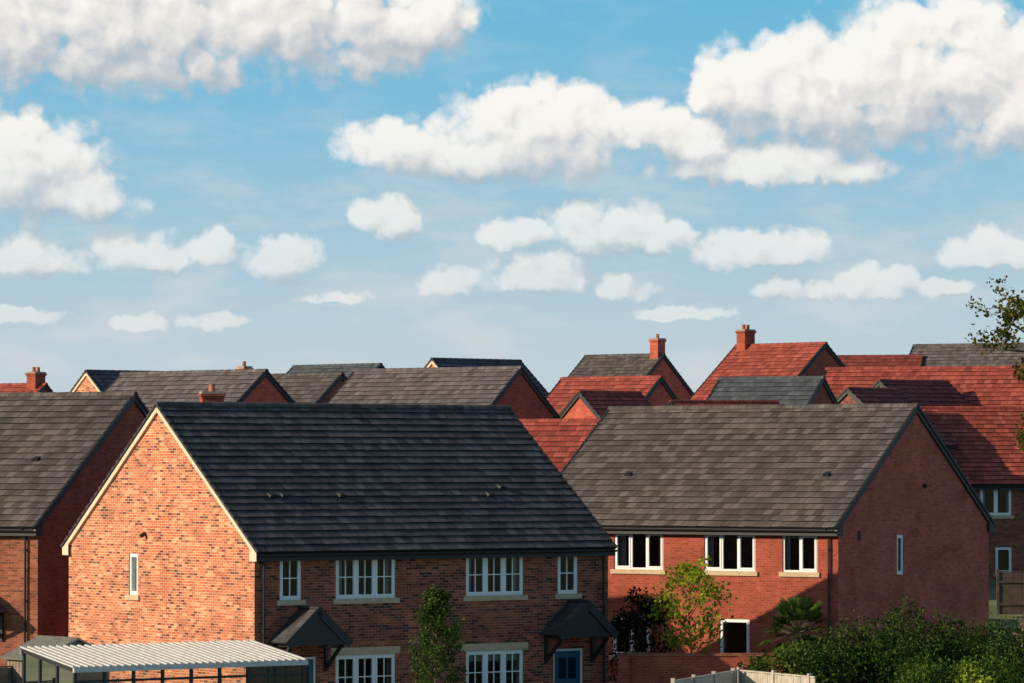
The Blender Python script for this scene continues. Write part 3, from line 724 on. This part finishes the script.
n2=tex(3.6,3,0.55,vin); wv2=vm('MULTIPLY_ADD',n2.outputs['Color'],(0.26,0.20,0),(-0.13,-0.10,0)); p2=vm('ADD',p1.outputs[0],wv2.outputs[0])
s3=G.nodes.new('ShaderNodeSeparateXYZ'); G.links.new(p2.outputs[0],s3.inputs[0]); c3=G.nodes.new('ShaderNodeCombineXYZ')
G.links.new(s3.outputs[0],c3.inputs[0]); G.links.new(s3.outputs[1],c3.inputs[1]); G.links.new(s3.outputs[1],c3.inputs[2])
acc=None
for (cx,cy,rx,ry,rb) in blobs:
    a=vm('MULTIPLY_ADD',c3.outputs[0],(1/rx,1/ry,-1/rb),(-cx/rx,-cy/ry,cy/rb))
    b=vm('MAXIMUM',a.outputs[0],(-1000,0,0)); d=vm('DOT_PRODUCT',b.outputs[0],b.outputs[0]).outputs['Value']
    acc=d if acc is None else math_n(G,'SMOOTH_MIN',acc,d,0.2)
e_=math_n(G,'SUBTRACT',1.0,acc); e_=math_n(G,'MAXIMUM',e_,-1.5); G.links.new(e_,go.inputs[1])
def voro(scale,vec):
    n=G.nodes.new('ShaderNodeTexVoronoi'); n.voronoi_dimensions='2D'; n.feature='F1'; n.inputs['Scale'].default_value=scale
    G.links.new(vec,n.inputs['Vector']); d_=n.outputs['Distance']
    return math_n(G,'MULTIPLY',d_,d_)
v1=math_n(G,'MULTIPLY_ADD',voro(2.2,p2.outputs[0]),-1.0,0.27); v2=math_n(G,'MULTIPLY_ADD',voro(5.5,p2.outputs[0]),-0.5,0.14)
n3=tex(3.0,6,0.53,vin); f3=math_n(G,'MULTIPLY_ADD',n3.outputs['Fac'],1.25,-0.64)
dn=math_n(G,'ADD',e_,v1); dn=math_n(G,'ADD',dn,v2); dn=math_n(G,'ADD',dn,f3); G.links.new(dn,go.inputs[0])
def dens(vec):
    n=nt.nodes.new('ShaderNodeGroup'); n.node_tree=grp; nt.links.new(vec,n.inputs[0]); return n
def offs(dx,dy):
    o_=N(nt,'ShaderNodeVectorMath',operation='ADD'); nt.links.new(cb.outputs[0],o_.inputs[0]); o_.inputs[1].default_value=(dx,dy,0); return o_.outputs[0]
g1=dens(cb.outputs[0]); g2=dens(offs(-0.10,0.12)); g3=dens(offs(-0.10,0.36))
mr=N(nt,'ShaderNodeMapRange',interpolation_type='SMOOTHSTEP'); nt.links.new(g1.outputs[0],mr.inputs[0]); mr.inputs[1].default_value=-0.22; mr.inputs[2].default_value=0.62
alpha=mr.outputs[0]
det=math_n(nt,'SUBTRACT',g1.outputs[0],g2.outputs[0])
base_=math_n(nt,'SUBTRACT',g1.outputs[1],g3.outputs[1]); base_=math_n(nt,'MINIMUM',base_,0.45); base_=math_n(nt,'MAXIMUM',base_,-0.55)
lit=math_n(nt,'MULTIPLY_ADD',det,0.48,0.60); lit=math_n(nt,'MULTIPLY_ADD',base_,0.68,lit,clamp=True)
cr=ramp(nt,[(0.0,(0.45,0.51,0.57)),(0.3,(0.58,0.61,0.64)),(0.55,(0.76,0.745,0.73)),(0.8,(0.91,0.87,0.81)),(1.0,(0.98,0.945,0.89))]); nt.links.new(lit,cr.inputs[0])
er=N(nt,'ShaderNodeMapRange'); nt.links.new(v,er.inputs[0]); er.inputs[1].default_value=0; er.inputs[2].default_value=8
sk=ramp(nt,[(0.0,(0.56,0.64,0.69)),(0.16,(0.50,0.62,0.69)),(0.3,(0.36,0.57,0.69)),(0.45,(0.22,0.51,0.70)),(0.6,(0.14,0.47,0.70)),(1.0,(0.11,0.40,0.64))]); nt.links.new(er.outputs[0],sk.inputs[0])
skx=N(nt,'ShaderNodeVectorMath',operation='SCALE'); nt.links.new(sk.outputs[0],skx.inputs[0]); skx.inputs['Scale'].default_value=1/STR
hm=N(nt,'ShaderNodeMapRange',interpolation_type='SMOOTHSTEP'); nt.links.new(v,hm.inputs[0]); hm.inputs[1].default_value=7; hm.inputs[2].default_value=22
clear=mixc(nt,hm.outputs[0],skx.outputs[0],sky.outputs[0])
hz=N(nt,'ShaderNodeMapRange'); nt.links.new(v,hz.inputs[0]); hz.inputs[1].default_value=1.0; hz.inputs[2].default_value=3.6; hz.inputs[3].default_value=0.34; hz.inputs[4].default_value=0.97
al=math_n(nt,'MULTIPLY',alpha,hz.outputs[0])
ccx=N(nt,'ShaderNodeVectorMath',operation='SCALE'); nt.links.new(cr.outputs[0],ccx.inputs[0]); ccx.inputs['Scale'].default_value=1/STR
mpn=N(nt,'ShaderNodeMapping'); mpn.inputs['Scale'].default_value=(0.7,2.0,1); nt.links.new(cb.outputs[0],mpn.inputs['Vector'])
vn=N(nt,'ShaderNodeTexNoise'); vn.noise_dimensions='2D'; vn.inputs['Scale'].default_value=1.0; vn.inputs['Detail'].default_value=7; vn.inputs['Roughness'].default_value=0.58; nt.links.new(mpn.outputs[0],vn.inputs['Vector'])
vr=N(nt,'ShaderNodeMapRange',interpolation_type='SMOOTHSTEP'); nt.links.new(vn.outputs['Fac'],vr.inputs[0]); vr.inputs[1].default_value=0.42; vr.inputs[2].default_value=0.72
vs_=N(nt,'ShaderNodeMapRange'); nt.links.new(v,vs_.inputs[0]); vs_.inputs[1].default_value=2.0; vs_.inputs[2].default_value=4.5; vs_.inputs[3].default_value=0.5; vs_.inputs[4].default_value=0.12
vfac=math_n(nt,'MULTIPLY',vr.outputs[0],vs_.outputs[0])
vc=mixc(nt,vfac,clear,tuple(c/STR for c in (0.68,0.70,0.71)))
fin=mixc(nt,al,vc,ccx.outputs[0])
b1=N(nt,'ShaderNodeBackground'); b1.inputs['Strength'].default_value=STR; nt.links.new(clear,b1.inputs['Color'])
b2=N(nt,'ShaderNodeBackground'); b2.inputs['Strength'].default_value=STR; nt.links.new(fin,b2.inputs['Color'])
ma=math_n(nt,'ABSOLUTE',u); ma=math_n(nt,'MULTIPLY_ADD',ma,-1/1.5,9/1.5,clamp=True)
mv=math_n(nt,'MULTIPLY_ADD',v,-1/1.5,8/1.5,clamp=True); mw=math_n(nt,'MULTIPLY_ADD',v,4,0.5,clamp=True)
mk=math_n(nt,'MULTIPLY',ma,mv); mk=math_n(nt,'MULTIPLY',mk,mw)
mxs=N(nt,'ShaderNodeMixShader'); nt.links.new(mk,mxs.inputs[0]); nt.links.new(b1.outputs[0],mxs.inputs[1]); nt.links.new(b2.outputs[0],mxs.inputs[2])
nt.links.new(mxs.outputs[0],wo.inputs[0])

# ------------------------------------------------------------------ camera
cd=bpy.data.cameras.new('camera'); cd.sensor_width=36; cd.lens=4144/1024*36; cd.clip_start=1; cd.clip_end=9000
co=bpy.data.objects.new('camera',cd); scene.collection.objects.link(co); co.location=(0,0,CAMZ)
co.rotation_euler=(math.radians(90)+math.atan((466-341.5)/4144),0,0)
scene.camera=co
